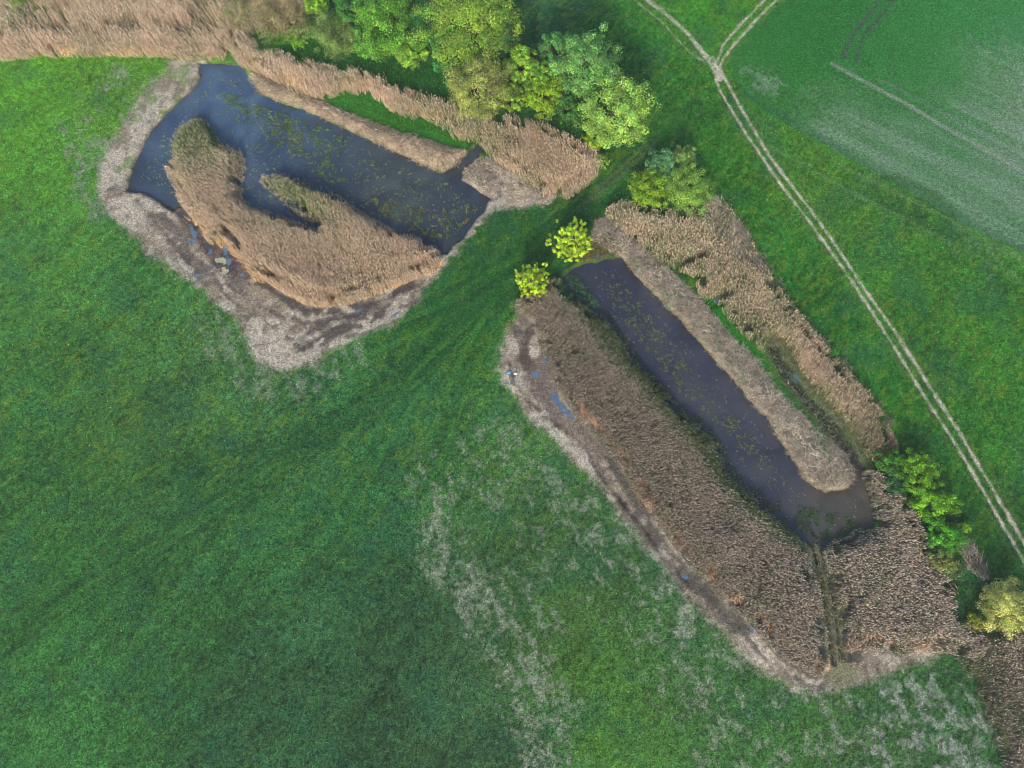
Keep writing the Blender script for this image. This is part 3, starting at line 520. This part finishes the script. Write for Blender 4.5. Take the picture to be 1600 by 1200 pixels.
# water plants
herbs("water_plants", UN([(330,135),(380,140),(440,165),(500,185),(560,210),(535,250),(560,290),(500,290),(470,250),(420,235),(400,205),(350,175)]), 42, lin((98,130,64)), "loose yellow green water plants in the upper half of the left pond", .12, .26, .50, "water plants", 0, WZ+.03, "water plants in the ponds", .9)
herbs("water_plants", UN([(415,160),(455,170),(480,215),(465,235),(435,205)]), 60, lin((92,128,60)), "dense green water plants near the upper bank of the left pond", .15, .28, .48, "water plants", 0, WZ+.03, "water plants in the ponds",1.2)
herbs("water_plants", UN([(560,290),(640,310),(700,320),(755,300),(760,325),(735,352),(700,385),(660,375),(600,345),(550,315)]), 50, lin((104,122,62)), "olive water plants at the right end of the left pond", .12, .26, .49, "water plants", 0, WZ+.03, "water plants in the ponds",.8)
herbs("water_plants", buf([(935,470),(965,510),(1000,560),(1030,600),(1070,640),(1100,660),(1130,695),(1145,735),(1180,765),(1220,805)],1.3), 60, lin((66,102,52)), "green water plants along the reed edge of the right pond", .25, .27, .46, "water plants", 0, WZ+.03, "water plants in the ponds",.8)
herbs("water_plants", UN([(935,425),(985,440),(1020,480),(1060,530),(1100,590),(1160,650),(1200,700),(1250,760),(1200,760),(1130,680),(1060,620),(1000,550),(950,480)]), 40, lin((112,132,64)), "scattered yellow green water plants in the middle of the right pond", .1, .22, .53, "water plants", 0, WZ+.03, "water plants in the ponds",.7)
herbs("water_plants", UN([(1185,765),(1230,775),(1300,790),(1340,800),(1365,830),(1330,850),(1280,855),(1240,835),(1205,800)]), 60, lin((66,96,52)), "murky green water plants at the lower end of the right pond", .15, .25, .48, "water plants", 0, WZ+.03, "water plants in the ponds",1.6)
herbs("water_plants", waterA, 26, lin((128,150,86)), "single specks of water plants strewn over the left pond", .08, .24, .60, "water plants", -1.0, WZ+.03, "water plants in the ponds", .45)
herbs("water_plants", waterB, 20, lin((130,148,86)), "single specks of water plants strewn over the right pond", .08, .22, .63, "water plants", -1.0, WZ+.03, "water plants in the ponds", .45)
# ---------------------------------------------------------------- trees and shrubs
TG = 1.3
def tree(name, cat, px, py, wpx, h, c1, c2, label, group=None, base=.25, n=9000, leaf=.27, trunk=True, fill=.55, up=.5, crown_k=1., asp=.62, branch=(.24,.18), spiky=0.):
    wpx = wpx*1.05; zc = h*(base+1)/2; x0,y0 = un(px,py,zc); x0=float(x0); y0=float(y0)
    dep = (CH-zc)/(cos(TILT)-(600-py)/F_*sin(TILT)); rad = wpx/2/F_*dep
    gz = float(samp(Z,np.array([x0]),np.array([y0]))[0]) if abs(x0)<110 else 0.
    root = bpy.data.objects.new(name,None); S.collection.objects.link(root); root.location=(x0,y0,gz); tag(root,label,cat,group)
    rt = Acc(); acc = Acc(); zb = h*base; hc = (h-zb)/2
    r0 = .028*h+.04
    if trunk: tube(rt,[(0,0,-.3),(.05*h*R.normal()*.3,.03*h*R.normal()*.3,h*.3),(R.normal()*.02*h,R.normal()*.02*h,h*.62),(0,0,h*.9)],[r0*1.15,r0*.85,r0*.5,r0*.12],7)
    nl = int(26+rad*10) ; P=[];Nn=[];Cc=[];Sz=[]
    nl = int(nl*1.7) if spiky else nl
    sc = int(n*1.15)//(nl*3)+1
    for i in range(nl):
        zt = R.uniform(-.92,.97); az = 2.39996*i+R.normal(0,.25); pr = math.sqrt(max(0,1-zt*zt))
        wob = .62+.72*float(vn(np.array([az*1.1+px]),np.array([zt*2.2+py]),4)[0])
        k = R.uniform(fill,1)**.5
        tip = np.array([cos(az)*pr*rad*wob*k, sin(az)*pr*rad*wob*k, zb+hc+zt*hc*(.9+.1*wob)*k**.5])
        zs = np.clip(tip[2]-np.hypot(tip[0],tip[1])*(.5+up), h*.06 if trunk else .0, h*.8)
        st = np.array([0,0,zs]) if trunk else np.array([tip[0]*.2,tip[1]*.2,0])
        mid = (st+tip)/2+np.array([0,0,-.06*h*up])+R.normal(0,.04*rad,3)
        rb = .008*h+.02
        tube(rt,[st,mid,tip],[rb*1.4,rb,rb*.35],5)
        for q in range(3):
            f = R.uniform(.62,1.05); cen = st*(1-f)+tip*f if f<1 else tip+(tip-mid)*(f-1)
            cen = cen+R.normal(0,rad*.10,3); cr = rad*R.uniform(.13,.21) if spiky==0 else rad*.13
            d = unit(R.normal(size=(sc,3))); rr = cr*R.random((sc,1))**.4
            if spiky: dd = unit((tip-st)[None]+np.array([0,0,h*.15])); p = cen+dd*R.uniform(-1,1.2,(sc,1))*rad*spiky+d*rr*.6
            else: p = cen+d*rr*[1,1,.85]
            tone = (.75+1.1*R.random()**1.6)*TG; mixk = np.clip(R.random()*.7+.3*R.random((sc,1)),0,1)
            P.append(p); Nn.append(unit(d*.8+unit(cen[None]-[0,0,zb+hc*.6])*.5+[0,0,.35]+R.normal(0,.45,(sc,3)))); Cc.append((c1*mixk+c2*(1-mixk))*tone*jit(sc,.22)); Sz.append(R.uniform(.65,1.25,sc)*leaf)
    for q in range(9):
        th = R.uniform(-pi,pi); r_ = rad*.5*R.random()**.5; cen = np.array([r_*cos(th),r_*sin(th),zb+hc+hc*R.uniform(.35,.95)]); d = unit(R.normal(size=(sc,3)))
        P.append(cen+d*rad*.2*R.random((sc,1))**.4); Nn.append(unit(d+[0,0,.5]+R.normal(0,.45,(sc,3)))); mixk = R.random((sc,1))
        Cc.append((c1*mixk+c2*(1-mixk))*(.85+.7*R.random())*TG*jit(sc,.22)); Sz.append(R.uniform(.65,1.25,sc)*leaf)
    P=np.concatenate(P); P[:,2]=np.maximum(P[:,2],.05)
    leaves(acc,P,np.concatenate(Nn),np.concatenate(Sz)*1.2,np.concatenate(Cc),asp)
    new_obj("trunk" if trunk else "stems",np.concatenate(rt.V),np.concatenate(rt.F),None,M_bark,root,True)
    acc.build("crown",M_leaf,root)
    return root
L = lambda *c: lin(c)
YG1,YG2=L(150,170,52),L(96,140,44); BG1,BG2=L(110,158,92),L(56,118,72); OL1,OL2=L(150,158,78),L(98,122,58)
GU="trees above the left pond"
tree("broadleaf_tree","tree",735,30,150,13,L(150,172,60),L(86,136,48),"large yellow green tree cut by the top edge, tallest of the upper grove",GU,n=26000)
tree("willow_tree","willow",745,135,100,10.5,L(164,168,88),L(110,130,64),"olive grey willow with drooping crown hanging over the pale reeds",GU,n=17000,leaf=.22,up=.1)
tree("broadleaf_tree","tree",608,32,110,10,L(120,170,48),L(60,122,42),"bright mid green tree left of the largest yellow green tree",GU,n=17000)
tree("broadleaf_tree","tree",668,35,64,9,L(64,132,64),L(34,92,52),"dark bluish green tree squeezed behind the large yellow green one",GU,n=8000)
tree("shrub","shrub",522,48,84,5,L(140,160,84),L(86,120,60),"grey green rounded willow shrub left of the mid green tree",GU,base=.05,n=11000,leaf=.2,trunk=False)
tree("shrub","shrub",496,4,36,5,L(140,180,40),L(80,140,30),"small vivid yellow green bush at the top edge",GU,base=.05,n=4000,trunk=False)
tree("shrub","shrub",437,18,92,4.5,L(168,152,108),L(122,124,78),"tan half leafless shrub at the top edge among reeds",GU,base=.05,n=8000,leaf=.17,trunk=False)
tree("shrub","shrub",370,18,60,3.5,L(150,148,90),L(110,124,70),"low olive tan shrub left of the half leafless one",GU,base=.05,n=4000,leaf=.17,trunk=False)
tree("shrub","shrub",466,66,22,2.2,L(130,175,40),L(80,140,32),"tiny bright green bush alone in the reeds below the tan shrub",GU,base=.05,n=1200,leaf=.2,trunk=False)
tree("shrub","shrub",25,3,36,2.6,L(130,175,40),L(84,140,32),"bright green bush in the upper left corner",GU,base=.05,n=2500,leaf=.2,trunk=False)
tree("shrub","shrub",691,92,36,5,L(60,140,62),L(36,104,48),"small emerald shrub at the left foot of the willow",GU,base=.1,n=3000,trunk=False)
tree("broadleaf_tree","tree",812,100,52,8,L(150,178,50),L(90,142,44),"slender yellow green tree just right of the willow",GU,n=8000)
tree("broadleaf_tree","tree",868,78,56,9,L(104,158,80),L(58,120,62),"blue green tree behind and left of the tall poplar",GU,n=8000)
tree("shrub","shrub",853,146,60,5.5,L(150,172,36),L(92,136,32),"rounded yellow shrub in front of the poplars",GU,base=.08,n=8000,trunk=False)
tree("poplar_tree","tree",915,98,98,12.5,L(134,178,92),L(70,130,64),"tall blue green poplar with pale upright sprays",GU,n=18000,up=.9)
tree("poplar_tree","tree",966,172,106,12,L(166,190,88),L(96,146,64),"large pale poplar at the right end of the upper grove",GU,n=20000,up=.9)
tree("shrub","shrub",930,210,42,4,L(146,172,46),L(88,134,38),"yellow green shrub at the left foot of the large pale poplar",GU,base=.05,n=4000,trunk=False)
tree("shrub","shrub",942,250,20,2.2,L(130,165,50),L(80,128,40),"little pale green bush by the path below the large poplar",GU,base=.05,n=1100,leaf=.2,trunk=False)
tree("shrub","shrub",888,168,40,4.5,L(84,136,56),L(44,96,42),"dark green shrub between the two poplars",GU,base=.05,n=4000,trunk=False)
for a in [(700,62,60,8,"dark green tree between the willow and the large yellow green tree",(90,150,60),(44,104,52)),(640,78,54,6,"small yellowish tree hanging over the shaded weeds",(140,172,54),(84,134,46)),(575,60,52,6,"leafy green tree just right of the grey green willow shrub",(112,164,56),(60,118,46)),(785,66,44,7,"dark teal tree right of the large yellow green tree",(84,140,84),(42,104,66)),(838,118,46,6,"yellow green tree wedged behind the rounded yellow shrub",(140,174,56),(80,132,46)),(545,14,50,7,"dark green tree at the top edge beside the vivid bush",(84,142,54),(42,100,42)),(800,150,44,4,"low yellow green shrub at the right foot of the willow",(136,160,50),(78,116,44))]:
    tree("broadleaf_tree","tree",a[0],a[1],a[2],a[3],L(*a[5]),L(*a[6]),a[4],GU,n=6500)
GS="shrubs between the ponds"
tree("shrub","shrub",1072,290,82,4.2,L(146,178,76),L(92,136,52),"large rounded green shrub left of the meadow, beside whitish reeds",GS,base=.03,n=14000,leaf=.2,trunk=False)
tree("shrub","shrub",1014,294,62,3.2,L(150,176,40),L(84,130,32),"low yellow green shrub at the left of the shrub clump",GS,base=.03,n=8000,leaf=.21,trunk=False)
tree("shrub","shrub",1036,258,54,3.6,L(110,158,104),L(68,118,76),"blue green shrub behind the low yellow green one",GS,base=.03,n=6500,leaf=.2,trunk=False)
tree("shrub","shrub",1068,246,42,4,L(132,162,80),L(84,124,58),"pale green shrub at the top of the clump between the ponds",GS,base=.03,n=4500,leaf=.2,trunk=False)
GY2="pair of yellow trees by the path"
tree("yellow_tree","tree",894,376,64,6.5,L(192,210,58),L(120,156,36),"taller of two vivid yellow green trees beside the path",GY2,n=13000,leaf=.19,up=1.,spiky=.06,asp=.6)
tree("yellow_tree","tree",832,438,55,5.5,L(190,206,56),L(118,154,36),"shorter vivid yellow green tree at the head of the long reed bed",GY2,n=10000,leaf=.19,up=1.,spiky=.06,asp=.6)
GR="shrub row beside the track"
tree("shrub","shrub",1432,738,66,4,L(136,178,34),L(62,128,30),"bright green shrub at the upper end of the row beside the track",GR,base=.03,n=9000,leaf=.22,trunk=False)
tree("shrub","shrub",1462,785,66,4.2,L(140,182,34),L(62,130,30),"tall bright green shrub in the middle of the row beside the track",GR,base=.03,n=9500,leaf=.22,trunk=False)
tree("shrub","shrub",1478,838,56,3.6,L(100,168,40),L(52,122,32),"rounded pure green shrub at the lower end of the bright row",GR,base=.03,n=7500,leaf=.22,trunk=False)
tree("shrub","shrub",1391,722,46,3,L(86,142,40),L(44,100,32),"dark green shrub touching the reeds at the upper end of the row",GR,base=.03,n=4500,leaf=.22,trunk=False)
tree("shrub","shrub",1402,752,38,2.8,L(64,120,60),L(36,84,42),"small bluish green shrub on the reed side of the row",GR,base=.03,n=3500,leaf=.22,trunk=False)
tree("shrub","shrub",1508,824,17,1.6,L(150,185,40),L(96,146,34),"tiny yellow green bush on the meadow edge by the flattened reeds",GR,base=.03,n=900,leaf=.18,trunk=False)
tree("shrub","shrub",1474,878,42,2.8,L(152,156,76),L(98,118,58),"thin olive shrub just below the bright green row",GR,base=.03,n=3200,leaf=.17,trunk=False)
tree("shrub","shrub",1492,890,34,2.2,L(96,124,74),L(64,92,52),"grey green straggly bush above the fallen log",GR,base=.03,n=1800,leaf=.17,trunk=False)
tree("willow_tree","willow",1576,946,82,4.6,L(196,192,112),L(138,154,82),"pale yellow willow at the right edge of the picture",GR,base=.06,n=16000,leaf=.19)
tree("shrub","shrub",1523,972,30,1.8,L(170,172,44),L(104,124,40),"small yellow bush at the left foot of the pale willow",GR,base=.03,n=1800,leaf=.17,trunk=False)
tree("shrub","shrub",1241,513,11,1.2,L(140,180,50),L(90,140,40),"single tiny lime green bush in the reed strip",None,base=.03,n=400,leaf=.17,trunk=False)
tree("shrub","shrub",1303,551,13,1.2,L(90,160,50),L(60,130,40),"single tiny green bush on the meadow side of the reed strip",None,base=.03,n=450,leaf=.17,trunk=False)
# ---------------------------------------------------------------- fallen log, dead branches, litter
def at(px,py,z=0.):
    x,y = un(px,py,z); return float(x),float(y),float(samp(Z,np.array([float(x)]),np.array([float(y)]))[0])
def wood(name, lines, label, cat, mat=M_dead):
    a = Acc(); o0 = at(*lines[0][0][0])
    for pts, r0, r1, z in lines:
        q = []
        for i,(px,py) in enumerate(pts):
            x,y,g = at(px,py); q.append((x-o0[0],y-o0[1],g-o0[2]+z[i]))
        tube(a,q,np.linspace(r0,r1,len(q)),7)
    o = new_obj(name,np.concatenate(a.V),np.concatenate(a.F),None,mat,None,True); o.location=o0; return tag(o,label,cat)
wood("fallen_log",[([(1474,900),(1480,912),(1487,920),(1496,928)],.13,.1,[.3,.35,.3,.2]),([(1480,912),(1488,912),(1494,922)],.1,.05,[.35,.5,.3]),([(1487,920),(1484,930)],.08,.04,[.3,.3])],"brown fallen log with stubs below the grey green bush","log")
wood("dead_branch",[([(1332,846),(1326,832),(1321,820)],.06,.02,[.3,.9,1.0]),([(1332,846),(1340,834),(1352,826)],.05,.02,[.3,.8,.7]),([(1332,846),(1330,856),(1322,862)],.05,.02,[.3,.5,.3])],"pale dead branches sticking out of the lower end of the right pond","branch")
wood("dead_branch",[([(420,285),(408,275),(396,262)],.05,.02,[.2,.5,.5]),([(408,275),(398,276),(390,266)],.04,.015,[.5,.6,.4]),([(412,280),(402,284)],.03,.012,[.3,.4])],"thin pale twigs in the water at the tip of the right reed lobe","branch")
wood("dead_branch",[([(1342,700),(1350,708),(1358,716)],.06,.03,[.3,.5,.2]),([(1345,712),(1354,706),(1364,700)],.05,.02,[.3,.5,.3])],"pale broken branches lying at the lower end of the reed strip","branch")
def bag(px,py,r,c,label):
    x,y,g = at(px,py); m = material("crumpled "+label.split()[0]+" plastic",.35,[(8,.8,1.15)],attr=False,color=c,spec=.5)
    nu,nv=14,9; V=[]
    for j in range(nv):
        for i in range(nu):
            th=i/nu*2*pi; ph=(j/(nv-1)-.5)*pi; rr=r*(.7+.6*float(vn(np.array([cos(th)*2+j*.6+px]),np.array([sin(th)*2+j*.5]),3)[0]))
            V.append((rr*cos(ph)*cos(th)*1.2,rr*cos(ph)*sin(th)*.8,max(0,rr*.55*(sin(ph)+.75))))
    F=[]
    for j in range(nv-1):
        for i in range(nu):
            a=j*nu+i;b=j*nu+(i+1)%nu;F+=[(a,b,b+nu),(a,b+nu,a+nu)]
    o=new_obj("plastic_bag",V,F,None,m); o.location=(x,y,g); tag(o,label,"litter","litter on the muddy shore")
bag(795,583,.3,(.12,.42,.72),"blue crumpled plastic bag on the mud left of the right pond")
bag(805.5,584,.26,(.8,.82,.85),"white crumpled plastic bag beside the blue one on the mud")

# ---------------------------------------------------------------- thin evening haze
hz = 0.0004
V=[(x,y,z) for x in (-2700,2700) for y in (-2700,2700) for z in (-4,CH+3)]
ho = new_obj("haze",V,[(0,1,3,2),(4,6,7,5),(0,4,5,1),(2,3,7,6),(0,2,6,4),(1,5,7,3)])
hm = bpy.data.materials.new("evening haze"); hm.use_nodes=True; t=hm.node_tree; t.nodes.clear()
pv=t.nodes.new("ShaderNodeVolumePrincipled"); pv.inputs["Color"].default_value=(.82,.86,.95,1); pv.inputs["Density"].default_value=hz; pv.inputs["Anisotropy"].default_value=.2
om=t.nodes.new("ShaderNodeOutputMaterial"); t.links.new(pv.outputs[0],om.inputs["Volume"]); ho.data.materials.append(hm)
tag(ho,"thin pale evening haze over the whole meadow","haze",None,"stuff")
